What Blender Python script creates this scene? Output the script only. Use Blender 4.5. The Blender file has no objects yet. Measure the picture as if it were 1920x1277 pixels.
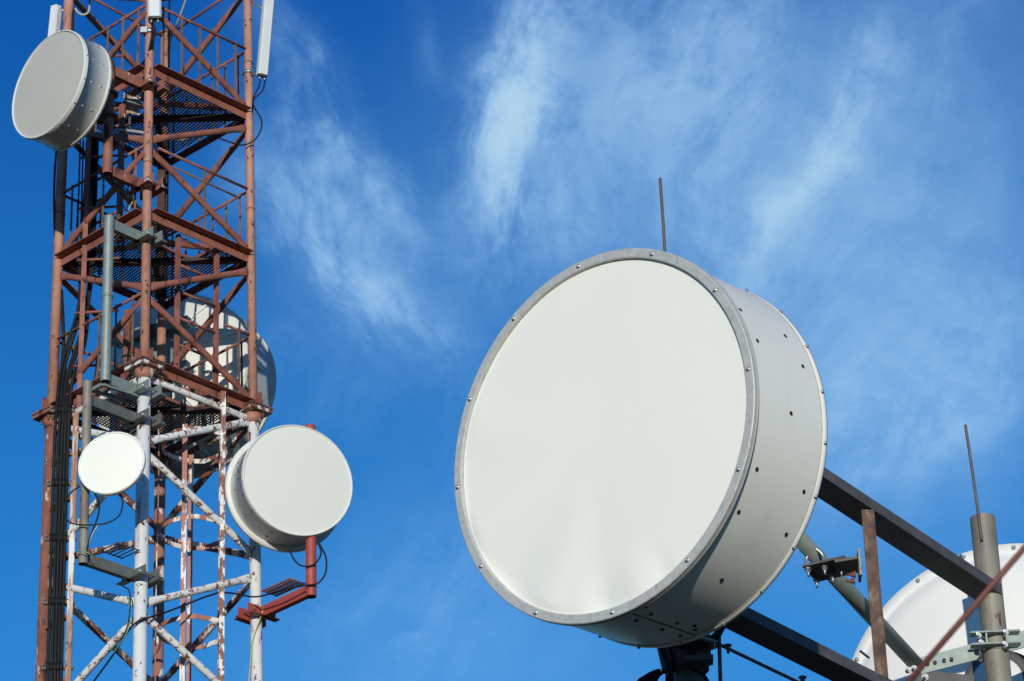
import bpy, math, random
from mathutils import Vector as V, Matrix
random.seed(7)
R = math.radians
sc = bpy.context.scene
col = sc.collection

# ---------------------------------------------------------------- camera
PITCH, ROLL, FPX = R(27.8616), R(2.032), 6750.16
fw = V((0, math.cos(PITCH), math.sin(PITCH)))
r0 = V((1, 0, 0)); u0 = V((0, -math.sin(PITCH), math.cos(PITCH)))
rt = math.cos(ROLL)*r0 - math.sin(ROLL)*u0
up = math.sin(ROLL)*r0 + math.cos(ROLL)*u0
cd = bpy.data.cameras.new('camera'); cam = bpy.data.objects.new('camera', cd); col.objects.link(cam)
mw = Matrix.Identity(4)
for i in range(3):
    mw[i][0] = rt[i]; mw[i][1] = up[i]; mw[i][2] = -fw[i]
cam.matrix_world = mw
cd.sensor_width = 36; cd.lens = 36*FPX/1920
cd.clip_start = .1; cd.clip_end = 20000
cd.dof.use_dof = True; cd.dof.focus_distance = 21.5; cd.dof.aperture_fstop = 13
sc.camera = cam

# ---------------------------------------------------------------- light, sky, exposure
SUN_EL, SUN_AZ = R(6.5), R(2)          # low sun behind the camera, a little to its left
sdir = V((-math.sin(SUN_AZ)*math.cos(SUN_EL), -math.cos(SUN_AZ)*math.cos(SUN_EL), math.sin(SUN_EL)))
sl = bpy.data.lights.new('sun', 'SUN'); so = bpy.data.objects.new('sun', sl); col.objects.link(so)
sl.energy = 3.4; sl.angle = R(.5); sl.color = (1, .94, .82)
so.rotation_euler = sdir.to_track_quat('Z', 'Y').to_euler()
so.location = (-20, -60, 30)
sc.view_settings.view_transform = 'Standard'; sc.view_settings.look = 'None'
sc.view_settings.exposure = 0; sc.view_settings.gamma = 1; sc.view_settings.use_curve_mapping = False

def build_world():
    w = bpy.data.worlds.new('World'); sc.world = w; w.use_nodes = True
    nt = w.node_tree; N = nt.nodes; N.clear()
    def nd(t, **k):
        n = N.new(t)
        for a, b in k.items(): setattr(n, a, b)
        return n
    def L(a, b): nt.links.new(a, b)
    def mth(op, a, b=None, c=None, clamp=False):
        n = nd('ShaderNodeMath', operation=op); n.use_clamp = clamp
        for i, v in enumerate((a, b, c)):
            if v is None: continue
            if isinstance(v, (int, float)): n.inputs[i].default_value = v
            else: L(v, n.inputs[i])
        return n.outputs[0]
    out = nd('ShaderNodeOutputWorld')
    sky = nd('ShaderNodeTexSky', sky_type='NISHITA'); sky.sun_disc = False
    sky.sun_elevation = SUN_EL; sky.sun_rotation = math.pi + SUN_AZ
    sky.altitude = 400; sky.air_density = 1.0; sky.dust_density = .25; sky.ozone_density = 3.0
    hs = nd('ShaderNodeMix', data_type='RGBA', blend_type='MULTIPLY'); hs.inputs[0].default_value = 1
    tg = nd('ShaderNodeTexCoord'); sx_ = nd('ShaderNodeSeparateXYZ'); L(tg.outputs['Generated'], sx_.inputs[0])
    cr = nd('ShaderNodeValToRGB'); L(sx_.outputs[2], cr.inputs[0]); el = cr.color_ramp.elements
    while len(el) < len(SKY_TINT): el.new(.5)
    for e, (p_, c_) in zip(el, SKY_TINT): e.position = p_; e.color = (*[v/1.6 for v in c_], 1)
    L(sky.outputs[0], hs.inputs[6]); L(cr.outputs[0], hs.inputs[7])
    b1 = nd('ShaderNodeBackground'); b1.inputs[1].default_value = .137*1.6; L(hs.outputs[2], b1.inputs[0])
    # cirrus: a chart of the sky around the bearing the clouds stand on (world directions)
    tc = nd('ShaderNodeTexCoord')
    def dot(vec):
        n = nd('ShaderNodeVectorMath', operation='DOT_PRODUCT'); L(tc.outputs['Generated'], n.inputs[0]); n.inputs[1].default_value = vec
        return n.outputs['Value']
    e3 = mth('MAXIMUM', dot(fw), .15)
    K = FPX/1000
    X = mth('MULTIPLY', mth('DIVIDE', dot(rt), e3), K); Y = mth('MULTIPLY', mth('DIVIDE', dot(up), e3), K)
    cx = nd('ShaderNodeCombineXYZ'); L(X, cx.inputs[0]); L(Y, cx.inputs[1])
    P = cx.outputs[0]
    def noise(vec, scale, detail=5, rough=.55, dist=0.):
        n = nd('ShaderNodeTexNoise'); n.inputs['Scale'].default_value = scale; n.inputs['Detail'].default_value = detail
        n.inputs['Roughness'].default_value = rough; n.inputs['Distortion'].default_value = dist
        L(vec, n.inputs['Vector']); return n
    def mapping(vec, loc=(0, 0, 0), rot=0, scl=(1, 1, 1)):
        # point rotated about z then scaled
        r = nd('ShaderNodeVectorRotate', rotation_type='Z_AXIS'); L(vec, r.inputs['Vector']); r.inputs['Center'].default_value = loc; r.inputs['Angle'].default_value = rot
        s = nd('ShaderNodeVectorMath', operation='SUBTRACT'); L(r.outputs[0], s.inputs[0]); s.inputs[1].default_value = loc
        m = nd('ShaderNodeVectorMath', operation='MULTIPLY'); L(s.outputs[0], m.inputs[0]); m.inputs[1].default_value = scl
        return m.outputs[0]
    # warp the chart a little so nothing is a clean ellipse
    wn = noise(P, 2.6, 2.5, .5)
    ws = nd('ShaderNodeVectorMath', operation='SUBTRACT'); L(wn.outputs['Color'], ws.inputs[0]); ws.inputs[1].default_value = (.5, .5, .5)
    wm = nd('ShaderNodeVectorMath', operation='SCALE'); L(ws.outputs[0], wm.inputs[0]); wm.inputs['Scale'].default_value = .26
    wa = nd('ShaderNodeVectorMath', operation='ADD'); L(P, wa.inputs[0]); L(wm.outputs[0], wa.inputs[1])
    PW = wa.outputs[0]
    def blob(px, py, sx, sy, ang, amp):
        loc = ((px-960)/1000, (638.5-py)/1000, 0)
        m = mapping(PW, loc, -R(ang), (1000/sx, 1000/sy, 0))
        d = nd('ShaderNodeVectorMath', operation='DOT_PRODUCT'); L(m, d.inputs[0]); L(m, d.inputs[1])
        return mth('MULTIPLY', mth('POWER', 2.71828, mth('MULTIPLY', d.outputs['Value'], -1)), amp)
    def total(bl):
        t = None
        for b in bl:
            v = blob(*b); t = v if t is None else mth('ADD', t, v)
        return t
    def streak(ang, sx, sy, scale, detail=12, dist=0., rough=.68):
        m = mapping(PW, (0, 0, 0), -R(ang), (sx, sy, 1))
        return noise(m, scale, detail, rough, dist).outputs['Fac']
    # fibre fields: hanging streaks leaning one way on the left, the other way on the right
    sA = streak(-60, .45, 1.4, 5.2); sB = streak(74, .55, 1.25, 5.2); sC = streak(56, .42, 1.4, 5.2)
    fine = noise(PW, 13, 9, .66).outputs['Fac']
    def shape(tot, st, lo, gain):
        f = mth('ADD', mth('MULTIPLY', st, .72), mth('MULTIPLY', fine, .28))
        sm = nd('ShaderNodeMapRange', interpolation_type='SMOOTHSTEP'); L(f, sm.inputs['Value'])
        sm.inputs['From Min'].default_value = lo; sm.inputs['From Max'].default_value = lo+1/gain; sm.inputs['To Min'].default_value = .10
        return mth('MULTIPLY', tot, sm.outputs[0])
    A = total(CLOUD_A); B = total(CLOUD_B); Cc = total(CLOUD_C); Vv = total(CLOUD_V)
    d = mth('ADD', mth('ADD', shape(A, sA, .38, 3.2), shape(B, sB, .37, 3.6)), mth('ADD', shape(Cc, sC, .38, 3.2), mth('MULTIPLY', Vv, mth('ADD', .6, mth('MULTIPLY', fine, .8)))))
    d = mth('SUBTRACT', 1, mth('POWER', 2.71828, mth('MULTIPLY', d, -1.3)), clamp=True)
    b2 = nd('ShaderNodeBackground'); cm = nd('ShaderNodeMix', data_type='RGBA'); L(d, cm.inputs[0]); cm.inputs[6].default_value = (.36, .76, 1.2, 1); cm.inputs[7].default_value = (.47, .70, .90, 1)
    L(cm.outputs[2], b2.inputs[0]); b2.inputs[1].default_value = .93
    mx = nd('ShaderNodeMixShader'); L(d, mx.inputs[0]); L(b1.outputs[0], mx.inputs[1]); L(b2.outputs[0], mx.inputs[2])
    L(mx.outputs[0], out.inputs[0])
# deep blue of a polarised sky: tint by height (z of the direction)
SKY_TINT = [(0, (.55, .85, 1.05)), (.39, (.255, 1.04, 1.56)), (.507, (.125, .76, 1.375)), (.56, (.05, .58, 1.33)), (1, (.06, .5, 1.15))]
# px, py (bearing on the chart), half widths along / across, angle, density
CLOUD_A = [(550, 150, 170, 60, -62, .30), (610, 290, 210, 66, -60, .42), (700, 365, 130, 40, -45, .85), (630, 460, 190, 62, -46, 1.0), (740, 575, 150, 60, -40, .40), (600, 620, 180, 50, 10, .16), (800, 90, 90, 30, -70, .12)]
CLOUD_B = [(968, 185, 140, 54, 78, 2.9), (945, 300, 150, 70, 70, 1.15), (1015, 50, 120, 60, 62, .75), (920, 255, 75, 40, 40, .6), (1020, 400, 120, 85, 70, .32), (1170, 170, 260, 140, 78, .42), (1350, 260, 280, 90, 82, .42), (1300, 60, 190, 80, 66, .3), (1430, 490, 190, 80, 70, .28), (930, 90, 110, 25, 55, .35)]
CLOUD_C = [(1565, 245, 220, 44, 56, .95), (1485, 385, 115, 34, 52, 1.1), (1620, 110, 160, 60, 62, .30), (1600, 500, 260, 140, 50, .28), (1690, 790, 170, 110, 25, .60), (1640, 870, 110, 70, 20, .35), (1820, 640, 180, 100, 50, .30), (1830, 70, 180, 50, 50, .18), (760, 1120, 300, 120, 48, .22), (620, 720, 220, 80, 40, .12)]
CLOUD_V = [(1250, 330, 420, 420, 0, .10), (1650, 330, 380, 480, 0, .30), (1700, 760, 260, 300, 0, .22), (800, 1130, 360, 220, 20, .08), (1000, 1250, 300, 150, 0, .08), (680, 540, 220, 180, -40, .08), (1150, 250, 260, 330, 0, .10)]
build_world()

# ---------------------------------------------------------------- helpers
def ray(px, py): return (fw*FPX + rt*(px-960) - up*(py-638.5)).normalized()
def at_y(px, py, y):
    d = ray(px, py); return d*(y/d.y)
def at_z(px, py, z):
    d = ray(px, py); return d*(z/d.z)
def at_d(px, py, dep):                 # depth along the lens axis
    d = ray(px, py); return d*(dep/d.dot(fw))

def basis(a):
    a = a.normalized(); h = V((0, 0, 1)) if abs(a.z) < .95 else V((1, 0, 0))
    u = h.cross(a).normalized(); return u, a.cross(u).normalized(), a

class MB:
    def __init__(s): s.v = []; s.f = []; s.s = []
    def face(s, ids, sm=False): s.f.append(ids); s.s.append(sm)
    def rings(s, rings, closed=True, sm=True, cap0=True, cap1=True):
        b = len(s.v); n = len(rings[0])
        for r in rings: s.v += r
        for i in range(len(rings)-1):
            for j in range(n if closed else n-1):
                k = (j+1) % n
                s.face((b+i*n+j, b+i*n+k, b+(i+1)*n+k, b+(i+1)*n+j), sm)
        if cap0: s.face(tuple(b+j for j in reversed(range(n))))
        if cap1: s.face(tuple(b+(len(rings)-1)*n+j for j in range(n)))
        return s
    def tube(s, p0, p1, r, n=14, r1=None):
        u, v, a = basis(p1-p0); r1 = r if r1 is None else r1
        cs = [(math.cos(2*math.pi*k/n), math.sin(2*math.pi*k/n)) for k in range(n)]
        return s.rings([[p0+(u*c+v*d)*r for c, d in cs], [p1+(u*c+v*d)*r1 for c, d in cs]])
    def hollow(s, p0, p1, r, wall, n=24):
        u, v, a = basis(p1-p0)
        cs = [(math.cos(2*math.pi*k/n), math.sin(2*math.pi*k/n)) for k in range(n)]
        f = lambda p, q: [p+(u*c+v*d)*q for c, d in cs]
        deep = (p1-p0)*.25
        s.rings([f(p0+deep, r-wall), f(p0, r-wall)], sm=True, cap0=True, cap1=False)
        s.rings([f(p0, r-wall), f(p0, r)], sm=False, cap0=False, cap1=False)
        s.rings([f(p0, r), f(p1, r)], cap0=False, cap1=False)
        s.rings([f(p1, r), f(p1, r-wall)], sm=False, cap0=False, cap1=False)
        return s.rings([f(p1, r-wall), f(p1-deep, r-wall)], cap0=False, cap1=True)
    def brace(s, p0, p1, r, nrm, n=12):  # round tube with both ends hammered flat
        u = nrm.normalized(); a = (p1-p0).normalized(); v = a.cross(u).normalized(); u = v.cross(a)
        ln = (p1-p0).length; rr = []
        for t, fu, fv in ((0, .22, 1.25), (.05, .25, 1.25), (.19, 1, 1), (ln-.19, 1, 1), (ln-.05, .25, 1.25), (ln, .22, 1.25)):
            rr.append([p0+a*t+(u*math.cos(2*math.pi*k/n)*fu+v*math.sin(2*math.pi*k/n)*fv)*r for k in range(n)])
        return s.rings(rr)
    def path(s, pts, r, n=8, smooth=True):
        pts = spline(pts) if smooth and len(pts) > 2 else pts
        rr = []; u = None
        for i, p in enumerate(pts):
            t = (pts[min(i+1, len(pts)-1)]-pts[max(i-1, 0)]).normalized()
            if u is None: u, v, _ = basis(t)
            u = (u-t*u.dot(t)).normalized(); v = t.cross(u)
            rr.append([p+(u*math.cos(2*math.pi*k/n)+v*math.sin(2*math.pi*k/n))*r for k in range(n)])
        return s.rings(rr)
    def box(s, c, ax, ay, az):           # centre and three half vectors
        b = len(s.v)
        for i in (-1, 1):
            for j in (-1, 1):
                for k in (-1, 1): s.v.append(c+ax*i+ay*j+az*k)
        flip = ax.cross(ay).dot(az) < 0
        for q in ((0, 1, 3, 2), (4, 6, 7, 5), (0, 4, 5, 1), (2, 3, 7, 6), (0, 2, 6, 4), (1, 5, 7, 3)):
            s.face(tuple(b+i for i in (reversed(q) if flip else q)))
        return s
    def bar(s, p0, p1, w, h, updir=V((0, 0, 1))):
        a = (p1-p0); d = a.normalized(); x = d.cross(updir).normalized(); y = x.cross(d)
        return s.box((p0+p1)/2, a/2, x*w/2, y*h/2)
    def lathe(s, o, a, u, prof, n=96, cap0=False, cap1=False, sm=True, arc=None):
        v = a.cross(u); rr = []
        for d, r in prof:
            rr.append([o+a*d+(u*math.cos(2*math.pi*k/n)+v*math.sin(2*math.pi*k/n))*r for k in range(n)])
        return s.rings(rr, sm=sm, cap0=cap0, cap1=cap1)
    def dome(s, p, a, r, h, n=10):
        u, v, a = basis(a)
        return s.lathe(p, a, u, [(-.002, r*1.25), (h*.25, r*1.25), (h*.26, r), (h*.75, r*.8), (h, r*.35)], n, cap0=True, cap1=True)
    def hexbolt(s, p, a, r, h):
        u, v, a = basis(a)
        s.lathe(p, a, u, [(0, r*1.5), (h*.2, r*1.5)], 14, cap0=True, cap1=True, sm=False)
        s.lathe(p, a, u, [(h*.2, r), (h*.75, r)], 6, cap1=True, sm=False)
        return s.lathe(p, a, u, [(h*.75, r*.55), (h*1.5, r*.5)], 10, cap1=True)
    def build(s, name, m, parent=None):
        c = V((0, 0, 0))
        for q in s.v: c += q
        c /= len(s.v)
        me = bpy.data.meshes.new(name); me.from_pydata([q-c for q in s.v], [], s.f)
        me.polygons.foreach_set('use_smooth', s.s); me.materials.append(m); me.update()
        o = bpy.data.objects.new(name, me); col.objects.link(o)
        o.location = c
        if parent is not None:
            o.parent = parent; o.location = c-origin(parent)
        return o
def origin(o):
    p = o.location.copy()
    while o.parent: o = o.parent; p += o.location
    return p
def spline(pts, k=7):
    out = []
    for i in range(len(pts)-1):
        a = pts[max(i-1, 0)]; b = pts[i]; c = pts[i+1]; d = pts[min(i+2, len(pts)-1)]
        for j in range(k):
            t = j/k
            out.append(((b*2)+(c-a)*t+(a*2-b*5+c*4-d)*t*t+(b*3-a-c*3+d)*t**3)*.5)
    return out+[pts[-1]]
def thing(name, label, cat, loc, group=None):
    o = bpy.data.objects.new(name, None); col.objects.link(o); o.location = loc; o.empty_display_size = .1
    o['label'] = label; o['category'] = cat
    if group: o['group'] = group
    return o
def tag(o, label, cat, group=None):
    o['label'] = label; o['category'] = cat
    if group: o['group'] = group
    return o

# ---------------------------------------------------------------- materials
def mat(name, base, rough=.5, metal=0, var=.12, vscale=5, layers=(), bump=0, bscale=60, spec=.4, stretch=(1, 1, 1)):
    m = bpy.data.materials.new(name); m.use_nodes = True; nt = m.node_tree; N = nt.nodes
    bs = N['Principled BSDF']; bs.inputs['Roughness'].default_value = rough; bs.inputs['Metallic'].default_value = metal
    bs.inputs['Specular IOR Level'].default_value = spec
    g = N.new('ShaderNodeNewGeometry')
    def nz(scale, detail=4, st=(1, 1, 1), rgh=.55):
        v = N.new('ShaderNodeVectorMath'); v.operation = 'MULTIPLY'; v.inputs[1].default_value = st; nt.links.new(g.outputs['Position'], v.inputs[0])
        n = N.new('ShaderNodeTexNoise'); n.inputs['Scale'].default_value = scale; n.inputs['Detail'].default_value = detail; n.inputs['Roughness'].default_value = rgh
        nt.links.new(v.outputs[0], n.inputs['Vector']); return n.outputs['Fac']
    def ramp(fac, lo, hi):
        r = N.new('ShaderNodeMapRange'); r.inputs['From Min'].default_value = lo; r.inputs['From Max'].default_value = hi
        nt.links.new(fac, r.inputs['Value']); return r.outputs[0]
    def mix(fac, a, b):
        x = N.new('ShaderNodeMix'); x.data_type = 'RGBA'; nt.links.new(fac, x.inputs[0])
        for i, c in ((6, a), (7, b)):
            if isinstance(c, tuple): x.inputs[i].default_value = (*c, 1)
            else: nt.links.new(c, x.inputs[i])
        return x.outputs[2]
    lo = tuple(c*(1-var) for c in base); hi = tuple(min(1, c*(1+var)) for c in base)
    c = mix(ramp(nz(vscale, 5, stretch), .3, .7), lo, hi)
    for colr, scale, t, soft, st in layers:
        c = mix(ramp(nz(scale, 7, st, .65), t, t+soft), c, colr)
    nt.links.new(c, bs.inputs['Base Color'])
    if bump:
        b = N.new('ShaderNodeBump'); b.inputs['Strength'].default_value = bump; b.inputs['Distance'].default_value = .01
        nt.links.new(nz(bscale, 4), b.inputs['Height']); nt.links.new(b.outputs[0], bs.inputs['Normal'])
    return m
ZS = (1, 1, .12)
RUST = (.13, .045, .02); DARKR = (.06, .022, .016); REDC = (.30, .088, .055)
M = dict(
 red=mat('red_paint', (.285, .105, .075), .65, var=.22, layers=[((.37, .185, .135), 2.5, .55, .2, (1, 1, .6)), ((.15, .05, .038), 4.5, .50, .22, (1, 1, .5)), (DARKR, 15, .59, .06, (1, 1, .5))], bump=.15),
 leg=mat('red_paint_faded', (.46, .23, .17), .64, var=.16, layers=[((.31, .11, .075), 3.5, .53, .2, (1, 1, .4)), ((.22, .10, .07), 9, .58, .1, (1, 1, .3)), (DARKR, 17, .60, .04, (1, 1, .6))], bump=.15),
 brown=mat('brown_paint', (.27, .105, .07), .7, var=.28, layers=[((.40, .20, .14), 6, .55, .2, (1, 1, .3)), ((.05, .025, .02), 9, .54, .12, (1, 1, .3)), ((.62, .58, .52), 13, .63, .02, (1, 1, .4))]),
 whiteb=mat('white_brace_paint', (.73, .735, .72), .5, var=.08, layers=[((.42, .27, .15), 8, .57, .10, (1, 1, 1)), ((.22, .08, .05), 17, .56, .025, (1, 1, 1)), (RUST, 26, .60, .03, (1, 1, 1))], bump=.1),
 white=mat('white_paint_chipped', (.74, .75, .74), .5, var=.06, layers=[((.40, .24, .14), 9, .60, .12, ZS), (RUST, 13, .585, .025, (1, 1, .6))], bump=.1),
 chip=mat('white_paint_flaking', (.70, .69, .66), .55, var=.08, layers=[((.40, .24, .12), 8, .56, .12, ZS), ((.21, .08, .055), 12, .465, .03, (1, 1, .55)), (RUST, 20, .58, .03, (1, 1, 1))], bump=.2),
 patch=mat('red_paint_white_patches', (.38, .165, .12), .6, var=.15, layers=[((.72, .71, .68), 7, .535, .025, (1, 1, .35)), (DARKR, 16, .66, .04, (1, 1, .5))], bump=.15),
 rustbar=mat('rusty_bar', (.17, .10, .06), .8, var=.35, layers=[((.33, .19, .09), 14, .55, .15, (1, 1, .5))]),
 grate=mat('dark_rusty_grating', (.065, .034, .028), .75, var=.3, layers=[((.20, .085, .05), 9, .6, .15, (1, 1, 1))]),
 radome=mat('radome_white', (.83, .84, .775), .42, var=.012, vscale=2, spec=.35),
 radome3=mat('radome_off_white', (.68, .695, .65), .42, var=.015, vscale=3, spec=.3),
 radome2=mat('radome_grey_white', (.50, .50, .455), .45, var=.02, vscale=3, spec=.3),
 shroud=mat('shroud_white', (.82, .82, .765), .38, var=.02, vscale=4, layers=[((.6, .6, .56), 3, .62, .3, ZS)], spec=.45),
 shell=mat('dish_shell_white', (.79, .785, .74), .4, var=.02, vscale=3, spec=.4),
 ring=mat('brushed_metal', (.50, .51, .495), .55, metal=.2, var=.12, vscale=30, layers=[((.34, .35, .35), 40, .58, .1, (1, 1, .3)), ((.75, .75, .72), 5, .73, .02, (1, 1, 1))]),
 galv=mat('galvanised_steel', (.26, .31, .285), .5, metal=.35, var=.14, vscale=18, layers=[((.22, .25, .24), 9, .58, .15, (1, 1, .4)), ((.28, .17, .09), 12, .72, .05, (1, 1, .3))]),
 galvw=mat('weathered_steel_pipe', (.245, .225, .185), .58, metal=.15, var=.30, vscale=7, stretch=(1, 1, .35), layers=[((.33, .36, .32), 5, .54, .15, (1, 1, .3)), ((.15, .10, .065), 6, .53, .14, (1, 1, .18)), ((.10, .05, .03), 13, .60, .06, (1, 1, .3))], bump=.15),
 zinc=mat('zinc_bolt', (.40, .42, .43), .42, metal=.75, var=.15),
 dark=mat('dark_painted_steel', (.085, .08, .084), .55, var=.3, vscale=7, layers=[((.085, .06, .05), 10, .58, .1, (1, 1, 1))]),
 strut=mat('rusty_angle_steel', (.105, .062, .046), .75, var=.5, vscale=14, layers=[((.22, .17, .12), 30, .56, .08, (1, 1, .3)), ((.10, .045, .03), 12, .6, .1, (1, 1, .4))], bump=.3),
 rod=mat('rod_steel', (.11, .085, .08), .6, var=.2, vscale=12),
 cable=mat('black_cable', (.011, .012, .013), .62, var=.25, spec=.22),
 gcable=mat('grey_cable', (.34, .36, .34), .5, var=.1),
 green=mat('green_wire', (.10, .30, .18), .5), yellow=mat('yellow_wire', (.48, .42, .16), .5),
 redm=mat('signal_red_paint', (.36, .065, .05), .5, var=.15, layers=[((.20, .05, .04), 7, .6, .1, (1, 1, 1))]),
 guy=mat('rust_red_rod', (.17, .06, .045), .6),
 hole=mat('dark_plug', (.02, .02, .02), .6), lamp=mat('rusty_lamp_housing', (.62, .57, .48), .6, layers=[((.30, .13, .05), 10, .48, .12, (1, 1, 1))]),
 panel=mat('antenna_plastic', (.66, .69, .70), .4, var=.02), seam=mat('seam_dark', (.10, .09, .08), .7),
 ground=mat('ground', (.075, .078, .05), .95, var=.35, vscale=.15, layers=[((.05, .07, .025), .05, .5, .2, (1, 1, 1))]),
 conc=mat('concrete', (.36, .35, .33), .9, var=.12))

# ---------------------------------------------------------------- ground
GZ = -1.6
g = MB(); n = 48
g.v.append(V((0, 30, GZ)))
for rr_ in (60, 400, 9000):
    g.v += [V((rr_*math.cos(2*math.pi*k/n), 30+rr_*math.sin(2*math.pi*k/n), GZ)) for k in range(n)]
for k in range(n):
    q = (k+1) % n; g.face((0, 1+k, 1+q))
    for i in (0, 1): g.face((1+i*n+k, 1+(i+1)*n+k, 1+(i+1)*n+q, 1+i*n+q))
go = g.build('ground', M['ground']); go['kind'] = 'structure'

# ---------------------------------------------------------------- lattice tower
D, CX, H0, TP, PSI, LX = 29.2, -3.28771, .923647, .12254, R(-1.52707), -.00317
ANG = dict(R=-PSI, F=-PSI-math.pi/2, L=-PSI+math.pi, B=-PSI+math.pi/2)
def leg(k, z, ins=0.):
    h = H0*(1-TP*(z-14)/10)-ins
    return V((CX+h*math.cos(ANG[k])+LX*(z-14), D+h*math.sin(ANG[k]), z))
BAY, ZJ = 1.555, 14.82                 # bay height; the flange joints where red meets white
Zk = lambda k: ZJ+BAY*k
tower = thing('lattice_tower', 'four legged red and white lattice tower with mesh platforms and flaking paint', 'tower', V((CX, D, GZ)))
TOPZ = Zk(4)+.2
LR = dict(F=(.043, .060), R=(.041, .052), L=(.048, .053), B=(.043, .052))
LM = dict(F=('leg', 'white'), R=('leg', 'chipw'), L=('leg', 'brown'), B=('leg', 'patch'))
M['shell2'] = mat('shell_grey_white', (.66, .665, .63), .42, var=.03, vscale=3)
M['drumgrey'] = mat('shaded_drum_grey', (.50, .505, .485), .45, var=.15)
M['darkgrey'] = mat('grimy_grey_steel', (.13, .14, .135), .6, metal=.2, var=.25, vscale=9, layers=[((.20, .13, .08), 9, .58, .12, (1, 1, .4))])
M['railw'] = mat('rust_streaked_white', (.66, .65, .62), .55, var=.08, layers=[((.30, .13, .06), 7, .47, .08, (1, 1, .10)), (RUST, 16, .58, .04, (1, 1, .5))])
M['chipw'] = mat('white_leg_paint', (.74, .74, .72), .5, var=.06, layers=[((.24, .09, .06), 12, .545, .03, (1, 1, .4)), (RUST, 18, .62, .03, (1, 1, .5))], bump=.1)
for k in 'FRLB':
    ztop = 19.46 if k == 'B' else TOPZ
    MB().tube(leg(k, ZJ), leg(k, ztop), LR[k][0], 24).build('leg', M[LM[k][0]], tower)
    lo = MB().tube(leg(k, GZ), leg(k, ZJ), LR[k][1], 24).build('leg', M[LM[k][1]], tower)
    MB().box(leg(k, GZ+.2), V((.35, 0, 0)), V((0, .35, 0)), V((0, 0, .25))).build('footing', M['conc'], tower)
    # bolted flange joint
    p = leg(k, ZJ); rad = (leg(k, ZJ)-V((CX, D, ZJ))).normalized(); tan = V((-rad.y, rad.x, 0))
    a1 = (rad+tan).normalized(); a2 = (rad-tan).normalized()
    fj = MB(); fj.box(p+V((0, 0, .012)), a1*.13, a2*.13, V((0, 0, .009)))
    fo = fj.build('joint_plate', M['brown' if k in 'LB' else 'strut'], tower)
    MB().box(p-V((0, 0, .020)), a1*.125, a2*.125, V((0, 0, .016))).build('flange', M['brown' if k in 'LB' else 'chip'], fo)
    for s in (1, -1):
        for ax in (a1, a2):
            MB().box(p+ax*s*.075+V((0, 0, .085)), ax*.035, V((0, 0, .064)), ax.cross(V((0, 0, 1)))*.006).build('gusset', M['red'], fo)
            b = MB(); b.hexbolt(p+ax*s*.075-ax.cross(V((0, 0, 1)))*.05-V((0, 0, .036)), V((0, 0, -1)), .017, .03); b.build('bolt', M['rustbar'], fo)
    MB().tube(p-V((0, 0, .13)), p-V((0, 0, .037)), LR[k][1]+.012, 20, LR[k][1]+.03).build('collar', M['brown' if k in 'LB' else 'patch'], fo)
b = leg('B', 19.46); MB().tube(b, b+V((0, 0, .02)), .055, 18).build('leg_cap', M['red'], tower)
for k in 'FRL':                          # weld bands on the legs
    for z in (Zk(1)+.55, Zk(2)+.62):
        MB().tube(leg(k, z), leg(k, z+.012), LR[k][0]+.003, 20).build('weld_band', M['brown'], tower)

FACES = [('R', 'F'), ('L', 'F'), ('R', 'B'), ('L', 'B')]
def facenrm(a, b, z): return (leg(a, z)+leg(b, z))/2-V((CX, D, z))
def pull(p, q, d): return p+(q-p).normalized()*d
for a, b in FACES:
    for k in range(-5, 4):
        zt, zm, zb = Zk(k+1), Zk(k)+BAY/2, Zk(k)
        if b == 'B' and k == 3: continue
        if k == -1 and a == 'R' and b == 'F': mm = 'whiteb'
        elif k < 0: mm = 'whiteb' if b == 'F' else 'chip'
        else: mm = 'red'
        r_ = .031 if k >= 0 else .033
        # top node on the side leg down to the middle of the front/back leg, then down to the side leg again
        for p, q in ((leg(a, zt-.10 if k != -1 else zt-.10), leg(b, zm+.03)), (leg(b, zm-.05), leg(a, zb+.10))):
            p, q = pull(p, q, .045), pull(q, p, .045)
            if mm == 'white' and q.z < p.z and b == 'F' and p.z < Zk(-2)+.3: mm = 'chip'
            MB().brace(p, q, r_, facenrm(a, b, zm)).build('brace', M[mm], tower)
# level tubes under the flange joints
for a, b in FACES:
    p, q = leg(a, ZJ-.10), leg(b, ZJ-.10)
    MB().brace(pull(p, q, .05), pull(q, p, .05), .029, facenrm(a, b, ZJ)).build('brace', M['whiteb' if b == 'F' else 'chip'], tower)
for a in 'RL':                           # thin tubes that meet on the short rear leg
    MB().tube(leg(a, Zk(3)), leg('B', 19.42), .014, 10).build('tie_tube', M['red'], tower)

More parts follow.
